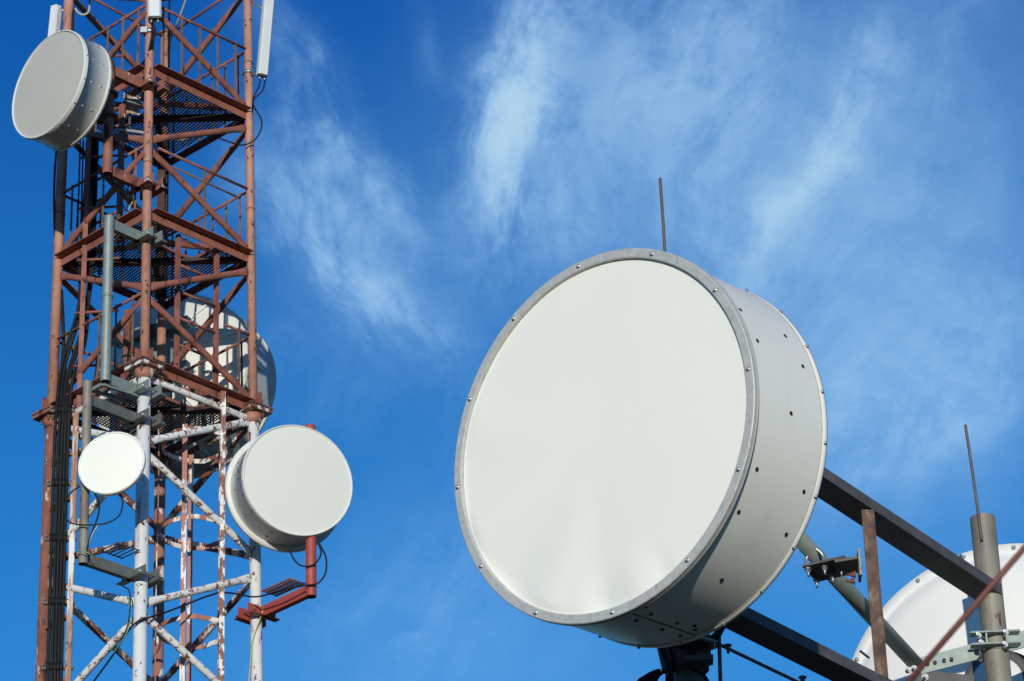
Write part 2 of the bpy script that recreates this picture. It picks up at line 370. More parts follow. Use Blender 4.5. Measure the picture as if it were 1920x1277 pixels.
def runs(p, d, inside, lo, hi, st=.006):
    out = []; s = None; t = lo
    while t <= hi:
        ok = inside(p+d*t)
        if ok and s is None: s = t
        if not ok and s is not None: out.append((s, t)); s = None
        t += st
    if s is not None: out.append((s, hi))
    return out
def platform(k, hole):
    z = Zk(k)+.02
    c = {q: leg(q, z) for q in 'FRLB'}
    ex = (c['R']-c['F']); lx = ex.length; ex.normalize(); ey = (c['L']-c['F']); ly = ey.length; ey.normalize()
    pl = None
    # edge angles: upright web plus a flange turned outwards
    for a, b in FACES:
        p, q = pull(c[a], c[b], .045), pull(c[b], c[a], .045)
        nr = facenrm(a, b, z).normalized(); e = MB()
        e.bar(p, q, .008, .085)
        e.bar(p+nr*.042+V((0, 0, .0435)), q+nr*.042+V((0, 0, .0435)), .092, .008)
        o = e.build('platform' if pl is None else 'edge_beam', M['red'] if b == 'F' else M['brown'], tower if pl is None else pl)
        if pl is None: pl = o
    e = MB(); e.bar(pull(c['L'], c['R'], .06), pull(c['R'], c['L'], .06), .06, .05); e.build('cross_beam', M['grate'], pl)
    m = (c['L']+c['R'])/2; e = MB(); e.bar(m+(c['B']-m)*.04, pull(c['B'], m, .05), .05, .045); e.build('cross_beam', M['grate'], pl)
    # expanded metal sheet
    inset = .02
    def inside(p):
        s = (p-c['F']).dot(ex)/lx; t = (p-c['F']).dot(ey)/ly
        if not (inset < s < 1-inset and inset < t < 1-inset): return False
        return not (hole and hole[0] < s < hole[1] and hole[2] < t < hole[3])
    gm = MB(); cen = V((CX, D, z+.052)); px_, py_ = .040, .052
    for sg in (1, -1):
        d = V((px_, sg*py_, 0)).normalized(); nrm = V((-d.y, d.x, 0)); pitch = px_*py_/math.hypot(px_, py_)
        for i in range(-34, 35):
            o = cen+nrm*pitch*i
            for a, b in runs(o, d, inside, -1.1, 1.1):
                if b-a > .02: gm.box(o+d*(a+b)/2+V((0, 0, sg*.0012)), d*(b-a)/2, nrm*.0042, V((0, 0, .0035)))
    gm.build('grating', M['grate'], pl)
    if hole:
        s0, s1, t0, t1 = hole; P = lambda s, t: c['F']+ex*lx*s+ey*ly*t+V((0, 0, .035))
        e = MB()
        for p, q in ((P(s0, t0), P(s0, t1)), (P(s1, t0), P(s1, t1)), (P(s0, t1), P(s1, t1))): e.bar(p, q, .03, .03)
        e.build('hatch_frame', M['red'], pl)
    return pl, c, ex, ey, lx, ly
pf = {0: platform(0, (.30, .75, .03, .33)), 1: platform(1, (.30, .72, .03, .33)), 2: platform(2, (.05, .42, .42, .78))}
# raised trap door of doubled mesh on the top platform
pl, c, ex, ey, lx, ly = pf[2]
hb = c['F']+ex*lx*.34+ey*ly*.66+V((0, 0, .05))
hm = MB(); du = V((.42, .10, 0)); dv = V((.05, .36, .14))
for i in range(15):
    hm.bar(hb+dv*(i/14)-du*.5, hb+dv*(i/14)+du*.5, .012, .006); hm.bar(hb+du*(i/14-.5), hb+du*(i/14-.5)+dv, .012, .006)
hm.build('trap_door', M['grate'], pl)

def handrail(a, b, k, t0=0, t1=1, nb=5, mt='red', zr=.77):
    z0, z1 = Zk(k)+.07, Zk(k)+zr
    f = lambda t, z: leg(a, z).lerp(leg(b, z), t)
    o = MB().tube(f(t0, z1), f(t1, z1), .014, 10).build('handrail', M[mt], tower)
    for i in range(nb):
        t = t0+(t1-t0)*(i+.75)/(nb+.5)
        m_ = M['rustbar'] if random.random() < .75 else M['brown']
        MB().bar(f(t, z0), f(t, z1+.025), .020, .010, facenrm(a, b, z0)).build('baluster', m_, o)
for k in (0, 1, 2):
    handrail('R', 'F', k, 0, 1 if k > 1 else .26 if k == 0 else .9, 5 if k > 1 else 1, 'red')
    handrail('R', 'B', k, 0, 1, 6); handrail('L', 'F', k, 0, 1, 5); handrail('L', 'B', k, 0, 1, 4)
MB().tube(at_y(324, 313, D-.55), at_y(444, 369, D-.2), .010, 8).build('loose_rail', M['rustbar'], tower)

def ladder(p, q, z0, z1, step, mt, sw=.05, st=.02, rr=.013, off=0, name='ladder'):
    n_ = (q-p).normalized(); f = lambda b_, z: V((b_.x, b_.y, z))
    fn = n_.cross(V((0, 0, 1)))
    o = MB().bar(f(p, z0), f(p, z1), st, sw, n_).build(name, M[mt], tower)
    MB().bar(f(q, z0), f(q, z1), st, sw, n_).build('stile', M[mt], o)
    z = z0+off+.1
    while z < z1:
        MB().tube(f(p, z), f(q, z), rr, 8).build('rung', M[mt], o); z += step
    return o
# ladder inside the right front face between the two upper-middle platforms
pa, pb = at_y(338, 590, D-.55), at_y(411, 610, D-.20)
pa = leg('F', 15.6).lerp(leg('R', 15.6), .335)+V((-.05, .07, 0)); pb = leg('F', 15.6).lerp(leg('R', 15.6), .70)+V((-.05, .07, 0))
ladder(pa, pb, Zk(0)+.05, Zk(1)+.0, .275, 'red', .03, .045)
# narrow ladder on the far left between upper platforms
la = at_y(172, 350, D-.10); lb = at_y(226, 330, D-.38)
ladder(la, lb, Zk(1)+.03, Zk(2)-.03, .235, 'brown', .06, .03)
# caged ladder in the white section, seen nearly edge on
q0 = at_y(417, 1000, D-.27); q1 = V((q0.x*(1+.42/q0.y)-.012, q0.y+.42, 0))
lo = ladder(q0, q1, GZ+.3, ZJ+.05, .29, 'chip', .05, .045)
ctr = V(((q0.x-.30), (q0.y+q1.y)/2, 0))
def hoop(z):
    pts = [V((q0.x, q0.y, z))]
    for i in range(17):
        t = -math.pi/2+math.pi*i/16
        pts.append(V((q0.x-.22-.36*math.cos(t), ctr.y+.34*math.sin(t), z)))
    pts.append(V((q1.x, q1.y, z)))
    m = MB()
    rr = []
    for i, p in enumerate(pts):
        t = (pts[min(i+1, len(pts)-1)]-pts[max(0, i-1)]).normalized(); n_ = V((-t.y, t.x, 0))
        rr.append([p+n_*.004+V((0, 0, .022)), p-n_*.004+V((0, 0, .022)), p-n_*.004-V((0, 0, .022)), p+n_*.004-V((0, 0, .022))])
    m.rings(rr, sm=False); return m
for i, z in enumerate((14.45, 13.58, 12.62, 11.65, 10.7)):
    hoop(z).build('cage_hoop', M['patch' if i else 'chip'], lo)
for px in (345, 357):
    s = at_y(px, 985, ctr.y+(-.33 if px == 345 else .30)); MB().bar(V((s.x, s.y, GZ+2.2)), V((s.x, s.y, 14.5)), .045, .008, V((0, 1, 0))).build('cage_bar', M['patch'], lo)

# cable ladder uprights beside the left leg
s = at_y(132, 900, D-.30)
MB().bar(V((s.x, s.y, GZ+.4)), V((s.x+.035, s.y, ZJ-.12)), .05, .03, V((0, 1, 0))).build('cable_rail', M['railw'], tower)
MB().bar(V((s.x+.060, s.y, ZJ-.08)), V((s.x+.085, s.y, Zk(2)+.3)), .045, .03, V((0, 1, 0))).build('cable_rail', M['red'], tower)
s2 = at_y(171, 330, D+.06)
tr = MB().bar(V((s2.x-.02, s2.y, Zk(1)-.05)), V((s2.x, s2.y, Zk(2)+.35)), .085, .03, V((0, 1, 0))).build('cable_tray', M['brown'], tower)
for i in range(7):
    z = ZJ+.35+i*.55
    MB().tube(V((s.x, s.y, z)), V((s.x+.40, s.y-.02, z)), .013, 8).build('tray_rung', M['red'], tower)
for zz in (14.3, 13.85, 13.3, 12.7, 12.1):
    MB().bar(V((s.x, s.y, zz)), leg('L', zz), .04, .035).build('tray_bracket', M['brown'], tower)

# dark risers and a spare pipe inside the tower
for px, y0_, y1_, yy, w_ in ((301, 560, 268, D+.62, .075), (312, 560, 255, D+.70, .03)):
    p = at_y(px, (y0_+y1_)/2, yy); MB().bar(V((p.x, p.y, at_y(px, y0_, yy).z)), V((p.x, p.y, at_y(px, y1_, yy).z)), w_, .04, V((0, 1, 0))).build('cable_riser', M['grate'], tower)
p = at_y(239, 630, D+.45); MB().tube(V((p.x, p.y, Zk(0)-.15)), V((p.x, p.y, Zk(1)-.25)), .042, 18).build('standpipe', M['brown'], tower)
for i, (px, yy) in enumerate(((147, D-.05), (153, D-.02), (159, D+.02))):
    p = at_y(px, 380, yy); MB().tube(V((p.x, p.y, Zk(1)-.1)), V((p.x, p.y, Zk(2)-.2)), .008, 8).build('cable_riser', M['cable'], tower)

# ---------------------------------------------------------------- antennas
def view_axis(px, py, a):                # a = (right, up, towards) seen along the line of sight
    t = -ray(px, py); r_ = (rt-t*rt.dot(t)).normalized(); u_ = t.cross(r_)
    return (r_*a[0]+u_*a[1]+t*a[2]).normalized()
def frame(a):
    v = (V((0, 0, 1))-a*a.z).normalized(); u = v.cross(a).normalized()   # u to the right when looking at the face
    return u, v
def circ(o, u, v, r, t): return o+u*r*math.cos(t)+v*r*math.sin(t)

def drum(label, cat, px, py, dep, axis, rpx, ln, rm, sm, ring_r, flange, nb, dome=.02, back=True, mats=None):
    o = at_d(px, py, dep); a = view_axis(px, py, axis); u, v = frame(a); r = rpx*dep/FPX
    t = thing('drum_antenna', label, cat, o-a*ln)
    m = MB(); prof = []
    for i in range(15):
        q = i/14; prof.append((dome*(1-q**2)*r/.6, max(.0005, r*.985*q)))
    m.lathe(o, a, u, prof, 96, cap0=True); m.build('radome', M[rm], t)
    if ring_r:
        MB().lathe(o, a, u, [(-.035, r), (.004, r), (.010, r-.004), (.011, r-ring_r), (.0, r-ring_r-.003)], 96).build('rim_ring', M[sm], t)
    m = MB(); m.lathe(o, a, u, [(-.036, r-.006), (-.036, r-.014), (-ln, r-.014)], 96); s = m.build('shroud', M[sm], t)
    MB().lathe(o-a*ln, a, u, [(.018, r-.012), (.018, r+flange), (-.018, r+flange), (-.020, r-.03)], 96).build('back_flange', M[sm], t)
    if back:
        prof = [(-ln-.02-.2*r/.6*(1-(q/8)**2), max(.001, r*.97*q/8)) for q in range(8, -1, -1)]
        MB().lathe(o, a, u, prof, 64, cap1=True).build('back_shell', M[sm], t)
        MB().tube(o-a*(ln+.15*r/.6), o-a*(ln+.30), .10, 20).build('hub', M['galv'], t)
    for i in range(nb):
        th = 2*math.pi*(i+.3)/nb; d = (u*math.cos(th)+v*math.sin(th))
        b = MB(); b.dome(o-a*.018+d*(r+.0), d, .007, .011)
        b.build('bolt', M['zinc'], t); b = MB(); b.dome(o-a*ln+d*(r+flange), d, .007, .011)
        b.build('bolt', M['zinc'], t); b = MB()
        b.dome(o-a*ln*.38+d*(r-.014), d, .009, .008)
        b.build('bolt', M['zinc'], t); b = MB(); b.dome(o-a*ln*.72+d*(r-.014), d, .009, .008)
        b.build('bolt', M['zinc'], t)
    return t, o, a, u, v, r

dF = D*math.cos(PITCH)
def dep_of(p): return p.dot(fw)
def ext(k, other, t, z):                 # a point carried out beyond a leg, along the face line
    p, q = leg(k, z), leg(other, z); return p+(p-q).normalized()*t
# white-grey drum, upper left
pp = ext('F', 'R', .47, 17.5)
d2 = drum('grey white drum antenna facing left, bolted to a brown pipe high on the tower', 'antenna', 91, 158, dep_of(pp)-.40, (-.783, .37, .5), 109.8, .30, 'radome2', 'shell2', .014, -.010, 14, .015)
# drum on red arm, lower right of tower
pr = ext('R', 'B', .74, 13.9)
d3 = drum('large white drum antenna on the red arm at the right of the tower', 'antenna', 558.5, 900.5, dep_of(pr)-.20, (.347, .315, .883), 110, .36, 'radome3', 'shell2', .012, .034, 12, .02)
# seams, rivets on that drum's side
t, o, a, u, v, r = d3
def on_cyl(px, py, o, a, r):
    d = ray(px, py); w = d-a*d.dot(a); e = o-a*o.dot(a)
    A = w.dot(w); Bq = -2*w.dot(e); C = e.dot(e)-r*r; ds = Bq*Bq-4*A*C
    if ds < 0: return None
    p = d*((-Bq-math.sqrt(ds))/(2*A)); q = p-o; return p, (q-a*q.dot(a)).normalized()
def drum_marks(t, o, a, r, pts, size, mt='hole', name='plug'):
    for x, y in pts:
        h = on_cyl(x, y, o, a, r-.014)
        if h: MB().tube(h[0]-h[1]*.004, h[0]+h[1]*.0025, size, 12).build(name, M[mt], t)
drum_marks(t, o, a, r, [(431, 892), (434, 887), (440, 890), (446, 880), (447, 885), (431, 912), (446, 898), (455, 929)], .008)
# small round dish on the weathered pipe
ps = ext('F', 'R', .64, 13.9)
ts = None
def small_dish():
    px, py = 208.8, 868; dep = dep_of(ps)-.30; axis = (-.321, .454, .831)
    o = at_d(px, py, dep); a = view_axis(px, py, axis); u, v = frame(a); r = 66*dep/FPX
    t = thing('round_antenna', 'small round white antenna in front of the white front leg of the tower', 'antenna', o-a*.12)
    prof = [(.012*(1-(i/10)**2), max(.0005, r*.93*i/10)) for i in range(11)]
    MB().lathe(o, a, u, prof, 80, cap0=True).build('radome', M['radome'], t)
    MB().lathe(o, a, u, [(-.004, r*.925), (.006, r*.935), (.010, r*.96), (.008, r*.99), (-.01, r), (-.04, r*.985), (-.05, r*.93)], 80).build('rim_ring', M['shell'], t)
    prof = [(-.05-.09*(1-(q/8)**2), max(.001, r*.93*q/8)) for q in range(8, -1, -1)]
    MB().lathe(o, a, u, prof, 48, cap1=True).build('back_shell', M['shell'], t)
    MB().tube(o-a*.13, o-a*.24, .05, 16).build('hub', M['galv'], t)
    e = o-a*.22; p = V((ps.x, ps.y, e.z)); MB().bar(e, p, .05, .07).build('clamp', M['galv'], t)
    for i in range(8):
        th = 2*math.pi*(i+.5)/8; d = (u*math.cos(th)+v*math.sin(th)); b = MB(); b.dome(o+a*.005+d*r*.965, a, .005, .006); b.build('screw', M['zinc'], t)
small_dish()
def clamp_to_pipe(t, o, a, ln, pipe, mt='galv'):
    e = o-a*(ln+.27); p = V((pipe.x, pipe.y, e.z))
    if (p-e).length > .04: MB().bar(e, p, .10, .16).build('clamp', M[mt], t)
    for dz in (-.12, .12):
        MB().tube(p+V((0, 0, dz-.012)), p+V((0, 0, dz+.012)), .085, 18).build('clamp_band', M['dark'], t)
clamp_to_pipe(d2[0], d2[1], d2[2], .30, pp, 'dark'); clamp_to_pipe(d3[0], d3[1], d3[2], .36, pr)

# big drum in the foreground
def big_drum():
    px, py, dep = 1127, 815, 16.6; axis = (-.635, .253, .73); ln = .545
    o = at_d(px, py, dep); a = view_axis(px, py, axis); u, v = frame(a); r = 364.5*dep/FPX
    t = thing('drum_antenna', 'huge white drum antenna in the foreground with a bolted grey rim', 'antenna', o-a*(ln+.3))
    # stretched cloth face with a few slack folds near its lower edge
    m = MB(); NR, NA = 44, 180; ri = r-.047
    m.v.append(o+a*.0042)
    for i in range(1, NR+1):
        q = i/NR
        for j in range(NA):
            th = 2*math.pi*j/NA; h = .010*(1-q*q)
            for t0, w, amp, q0 in ((-1.83, .09, .009, .70), (-1.66, .06, -.006, .74), (-1.42, .12, .010, .66), (-1.22, .06, -.006, .72), (-2.05, .20, .012, .25), (-2.45, .17, -.009, .30), (-2.85, .16, .010, .35), (-1.72, .24, -.008, .20), (2.75, .2, .007, .4)):
                dt = (th-t0+math.pi) % (2*math.pi)-math.pi
                h += 1.35*amp*math.exp(-(dt/(w*(1.25-.35*q)))**2)*max(0, (q-q0)/(1-q0))**1.3*(1-max(0, (q-.93)/.07)**2*.8)
            h += .004*math.sin(2.3*th+1)*math.sin(3.1*q+.5)*q*(1-q)*2
            m.v.append(o+a*(h-.006)+(u*math.cos(th)+v*math.sin(th))*ri*q*1.003)
    for j in range(NA): m.face((0, 1+j, 1+(j+1) % NA), True)
    for i in range(NR-1):
        for j in range(NA):
            k = (j+1) % NA; b = 1+i*NA; m.face((b+j, b+NA+j, b+NA+k, b+k), True)
    m.build('radome', M['radome'], t)
    bd_rim = MB(); bd_rim.lathe(o, a, u, [(-.012, ri-.002), (.012, ri), (.014, ri+.004), (.014, r-.005), (.010, r-.001), (-.008, r)], 160, sm=False); rim = bd_rim.build('rim_ring', M['ring'], t)
    MB().lathe(o, a, u, [(-.0085, r-.001), (-.014, r+.0015), (-.020, r+.001), (-.021, r-.014)], 160).build('rim_edge', M['radome2'], t)
    for i, (bx, by) in enumerate([(1085, 498), (1223, 476), (1341, 544), (1403, 692), (1384, 880), (1288, 1049), (1148, 1147), (1005, 1148), (902, 1062), (857.5, 914), (880, 748), (963, 597)]):
        d = ray(bx, by); p = d*((o+a*.014).dot(a)/d.dot(a)); q = p-o; q -= a*q.dot(a); p = o+a*.014+q.normalized()*(r-.0245)
        b = MB(); b.dome(p, a, .0085, .015, 14); b.build('bolt', M['zinc'], rim)
    rd = r-.018
    s = MB().lathe(o, a, u, [(-.021, rd), (-ln+.03, rd)], 160).build('shroud', M['shroud'], t)
    MB().lathe(o, a, u, [(-ln+.030, rd+.001), (-ln+.028, rd+.0035), (-ln+.026, rd+.0035), (-ln+.024, rd+.001)], 160).build('seam_bead', M['radome2'], t)
    MB().lathe(o, a, u, [(-ln+.024, rd), (-ln+.022, rd+.003), (-ln, rd+.005), (-ln-.010, rd+.005), (-ln-.013, rd-.03)], 160).build('back_flange', M['shroud'], t); bf = bpy.data.objects[[q.name for q in t.children if q.name.startswith('back_flange')][0]]
    prof = [(-ln-.013-.27*(1-(q/12)**2), max(.001, rd*.98*q/12)) for q in range(12, -1, -1)]
    MB().lathe(o, a, u, prof, 96, cap1=True).build('back_shell', M['shell'], t)
    drum_marks(s, o, a, rd+.014, [(1388, 581), (1420, 639), (1472, 630), (1505, 687), (1483, 775), (1419, 880), (1385, 960), (1507, 922), (1474, 1002), (1353, 1087), (1210, 1138), (1302, 1173)], .0105)
    for i in range(22):
        th = 2*math.pi*(i+.25)/22; d = u*math.cos(th)+v*math.sin(th)
        b = MB(); b.dome(o-a*(ln-.008)+d*(rd+.004), d, .008, .012, 12); b.build('bolt', M['zinc'], bf)
    p0 = on_cyl(1183, 1149, o, a, rd); p1 = on_cyl(1290, 1192, o, a, rd)
    d = p0[1]; q0_ = o-a*.022+d*(rd+.0015); q1_ = o-a*(ln-.032)+d*(rd+.0015)
    MB().bar(q0_, q1_, .006, .003, d).build('panel_seam', M['seam'], s)
    for k in (.25, .6, .85):
        for sgn in (-.05, .05):
            th = d.cross(a).normalized(); pp_ = o-a*ln*k+(d+th*sgn).normalized()*rd; b = MB(); b.dome(pp_, d, .009, .010); b.build('bolt', M['dark'], t)
    return t, o, a, u, v, r, ln
bd = big_drum()

# big drum hung behind the tower, seen from its back
def rear_drum():
    px, py = 318, 703; y = D+1.62; c0 = at_y(px, py, y); dep = dep_of(c0); r = 165*dep/FPX
    a = V((.40, .92, .0)).normalized(); u, v = frame(a); ln = .50
    t = thing('drum_antenna', 'wide grey white drum antenna behind the tower, seen from its back', 'antenna', c0)
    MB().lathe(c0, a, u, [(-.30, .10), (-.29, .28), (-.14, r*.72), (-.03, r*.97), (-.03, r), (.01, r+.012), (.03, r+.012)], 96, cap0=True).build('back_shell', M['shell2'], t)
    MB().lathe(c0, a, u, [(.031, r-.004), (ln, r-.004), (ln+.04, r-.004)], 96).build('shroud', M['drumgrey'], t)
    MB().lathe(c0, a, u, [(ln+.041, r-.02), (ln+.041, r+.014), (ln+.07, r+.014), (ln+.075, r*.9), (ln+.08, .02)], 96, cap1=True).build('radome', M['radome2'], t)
    for i in range(20):
        th = 2*math.pi*i/20; d = u*math.cos(th)+v*math.sin(th); pr_ = c0+a*.10+d*(r+.006)
        MB().bar(pr_-a*.10, pr_+a*.16, .07, .030, d).build('latch', M['shell2'], t)
    for i in range(10):
        th = 2*math.pi*(i+.5)/10; d = u*math.cos(th)+v*math.sin(th)
        MB().bar(c0-a*.20+d*.5, c0-a*.045+d*(r*.98), .03, .02, d.cross(a)).build('rib', M['shell'], t)
    MB().lathe(c0, a, u, [(-.36, .26), (-.32, .33), (-.24, .33)], 48, cap0=True).build('mount_ring', M['galv'], t)
    MB().bar(c0-a*.38-u*.42-v*.18, c0-a*.38+u*.42-v*.18, .08, .10).build('mount_frame', M['galv'], t)
    MB().bar(c0-a*.38-u*.42+v*.30, c0-a*.38+u*.42+v*.30, .08, .10).build('mount_frame', M['galv'], t)
    p = c0-a*.48-u*.0
    MB().tube(p-v*1.0, p+v*1.0, .05, 20).build('mount_pipe', M['dark'], t)
    for dz in (-.7, .7): MB().bar(p+v*dz, V((leg('B', p.z+dz).x, leg('B', p.z+dz).y, p.z+dz)), .08, .10).build('mount_arm', M['galv'], t)
rear_drum()

# ---------------------------------------------------------------- pipe mounts on the tower
def mount(label, pipe, z0, z1, r, k, arms, mt, cap=False, arm_mt=None, tray=None):
    t = thing('antenna_mount', label, 'antenna mount', V((pipe.x, pipe.y, z0)))
    m = MB(); m.hollow(V((pipe.x, pipe.y, z0)), V((pipe.x, pipe.y, z1)), r, .007); m.build('pipe', M[mt], t)
    am = M[arm_mt or mt]
    for z in arms:
        lg = leg(k, z); p = V((pipe.x, pipe.y, z)); d = (lg-p).normalized(); s = d.cross(V((0, 0, 1)))
        lr = LR[k][0] if z > ZJ else LR[k][1]
        e = MB(); q0_, q1_ = p+d*(r-.005), lg+d*.02-s*0
        off = -s*(lr+.012) if (s.y > 0) else s*(lr+.012)
        # channel arm: web and two flanges, passing the leg on its outer side
        w = MB(); pa_, pb_ = p+d*(r-.004), lg-d*(lr+.03)
        w.bar(pa_, pb_, .010, .10); 
        for h in (-.046, .046): w.bar(pa_+V((0, 0, h))-off.normalized()*.025, pb_+V((0, 0, h))-off.normalized()*.025, .05, .008)
        arm = w.build('arm', am, t)
        # angle jaws across the leg, drawn together by long bolts
        fwd = off.normalized(); jm = M['darkgrey'] if mt.startswith('galvw') else am
        for sg, nm in ((-1, 'clamp'), (1, 'back_jaw')):
            c_ = lg+d*sg*(lr+.012); jw = MB()
            jw.bar(c_-fwd*.17, c_+fwd*.15, .010, .10); jw.bar(c_+d*sg*.034-V((0, 0, .046))-fwd*.17, c_+d*sg*.034-V((0, 0, .046))+fwd*.15, .058, .008)
            jo = jw.build(nm, jm, t); jaw0 = jo if sg < 0 else jaw0
        for q_ in (-.11, .10):
            b = MB(); e0 = lg+fwd*q_-d*(lr+.05); b.tube(e0, lg+fwd*q_+d*(lr+.10), .008, 8); b.build('clamp_bolt', M['zinc'] if mt != 'redm' else M['rustbar'], jaw0)
            b = MB(); b.hexbolt(lg+fwd*q_-d*(lr+.018), -d, .014, .02); b.build('nut', M['zinc'] if mt != 'redm' else M['rustbar'], jaw0)
    return t
z_at = lambda px, py, p: at_y(px, py, p.y).z
m1p = pp
mount('brown pipe mount with two arms carrying the left facing drum', m1p, z_at(206, 326, m1p), z_at(212, 116, m1p), .045, 'F', (z_at(206, 322, m1p)+.03, z_at(212, 125, m1p)-.02), 'brown')
m2p = ext('F', 'R', .44, 15.6)
mount('empty grey galvanised pipe mount on the front leg below the brown one', m2p, z_at(193, 716, m2p), z_at(200, 407, m2p), .046, 'F', (z_at(193, 712, m2p)+.02, z_at(200, 412, m2p)-.03), 'galv')
m3p = ps
mt3 = mount('weathered grey pipe mount holding the small round antenna', m3p, z_at(150, 1058, m3p), z_at(163, 717, m3p), .041, 'F', (z_at(151, 1045, m3p), z_at(163, 740, m3p)-.04), 'galvw', arm_mt='darkgrey')
m4p = pr
mt4 = mount('red pipe mount with a cable grate holding the drum right of the tower', m4p, z_at(583, 1119, m4p), z_at(579, 799, m4p), .047, 'R', (z_at(583, 1108, m4p)+.02, z_at(579, 830, m4p)), 'redm')
def cable_grate(t, c, dx, dy, n1, n2, mt):
    m = MB()
    for i in range(n1+1): m.tube(c+dx*(i/n1-.5)-dy*.55, c+dx*(i/n1-.5)+dy*.55, .006, 6)
    for i in range(n2+1): m.tube(c+dy*(i/n2-.5)-dx*.53, c+dy*(i/n2-.5)+dx*.53, .006, 6)
    m.build('cable_grate', M[mt], t)
rd_ = (leg('R', 12.8)-leg('B', 12.8)).normalized()
cable_grate(mt4, at_y(531, 1101, leg('R', 12.8).y-.20), rd_*.36, V((-rd_.y, rd_.x, 0))*.17, 13, 3, 'brown')
fd_ = (leg('F', 12.8)-leg('R', 12.8)).normalized()
cable_grate(mt3, at_y(224, 1048, leg('F', 12.9).y-.10)+V((0, 0, .08)), fd_*.24, V((-fd_.y, fd_.x, 0))*.22, 5, 1, 'dark')
# flat cable shelf at the foot of the grey pipe
m2 = bpy.data.objects['antenna_mount.001']
c0 = at_y(204, 716, m2p.y-.02); fd2 = (leg('R', 14.9)-leg('F', 14.9)).normalized(); w2 = V((-fd2.y, fd2.x, 0))*.15
e0, e1 = V((m2p.x, m2p.y, c0.z))+w2*.2, V((leg('F', c0.z).x, leg('F', c0.z).y, c0.z))-fd2*.05
for p_, q_ in ((e0, e1), (e0+w2, e1+w2), (e0, e0+w2)): MB().bar(p_, q_, .03, .035).build('cable_shelf', M['galv'], m2)
# clip band round the grey pipe
p = V((m2p.x, m2p.y, z_at(196, 556, m2p))); MB().tube(p-V((0, 0, .012)), p+V((0, 0, .012)), .052, 20).build('clip_band', M['galv'], bpy.data.objects['antenna_mount.001'])

# ---------------------------------------------------------------- panel antennas, lamp
def panel(label, top, bot, w, d, face, mt='panel'):
    t = thing('panel_antenna', label, 'panel antenna', bot)
    a = (top-bot); n_ = a.normalized(); f = (face-n_*face.dot(n_)).normalized(); s = n_.cross(f)
    m = MB(); prof = [(-w/2, -d/2), (w/2, -d/2), (w/2, d*.25), (w*.36, d*.5), (-w*.36, d*.5), (-w/2, d*.25)]
    m.rings([[p+s*x+f*y for x, y in prof] for p in (bot, top)], sm=False); m.build('housing', M[mt], t)
    e = MB(); e.box(bot-n_*.008, s*w*.42, f*d*.40, n_*.008); e.build('end_cap', M['dark'], t)
    for x in (-.25, .25):
        MB().tube(bot+s*w*x-n_*.015, bot+s*w*x-n_*.05, .011, 8).build('connector', M['zinc'], t)
    return t
yR = leg('R', 18.4).y-.22
p_r = panel('long pale panel antenna tilted beside the right leg near the picture top', at_y(512, -90, yR-.20), at_y(492, 141, yR), .10, .075, V((.55, -1, 0)))
bk = MB(); lg = leg('R', z_at(466, 140, leg('R', 18.5))); q = at_y(489, 137, yR)+V((0, .04, 0))
bk.tube(lg, lg+V((0, 0, .03)), .058, 18); bk.tube(lg+V((0, 0, .015)), q, .012, 8); bk.build('clamp', M['zinc'], p_r)
bk = MB(); lg = leg('R', z_at(464, -4, leg('R', 18.5))); q = at_y(499, 18, yR)+V((0, .05, 0))
bk.tube(lg, q, .011, 8); bk.tube(q, at_y(500, -10, yR), .011, 8); bk.build('tilt_arm', M['zinc'], p_r)
yF = leg('F', 19).y-.11
p_f = panel('short white box antenna on the front leg with cables under it', at_y(289, -60, yF), at_y(290, 34, yF), .125, .08, V((.1, -1, 0)))
bk = MB(); lg = leg('F', z_at(284, 66, leg('F', 18.8))); bk.tube(lg, lg+V((0, 0, .045)), .062, 18); bk.box(lg+V((-.05, -.05, .02)), V((.03, 0, 0)), V((0, .02, 0)), V((0, 0, .03))); bk.build('clamp', M['zinc'], p_f)
yL = leg('L', 18.8).y-.02
p_l = panel('pale tube shaped panel antenna rising behind the left facing drum', at_y(105, 14, yL), at_y(94, 120, yL-.05), .085, .085, V((-.5, -1, 0)))
bk = MB(); tpp = at_y(109, 15, yL); bk.tube(tpp, leg('L', tpp.z-.05), .009, 8); bk.box(tpp, V((.03, 0, 0)), V((0, .02, 0)), V((0, 0, .012))); bk.build('clamp', M['zinc'], p_l)
def floodlight():
    c = at_y(247, 195, D-.30); t = thing('floodlight', 'small rusty white floodlight under the top platform', 'floodlight', c)
    f = V((.38, -.9, -.1)).normalized(); s = f.cross(V((0, 0, 1))).normalized(); w = s.cross(f)
    m = MB(); m.rings([[c+s*x*.085+w*y*.10 for x, y in ((-1, -1), (1, -1), (1, 1), (-1, 1))], [c-f*.09+s*x*.05+w*y*.06 for x, y in ((-1, -1), (1, -1), (1, 1), (-1, 1))]], sm=False); m.build('housing', M['lamp'], t)
    MB().bar(c-f*.05-w*.06, c-f*.05-w*.24, .02, .02, s).build('bracket', M['dark'], t)
    MB().tube(c+s*.08-f*.03, c+s*.17-f*.03, .012, 8).build('gland', M['gcable'], t)
floodlight()

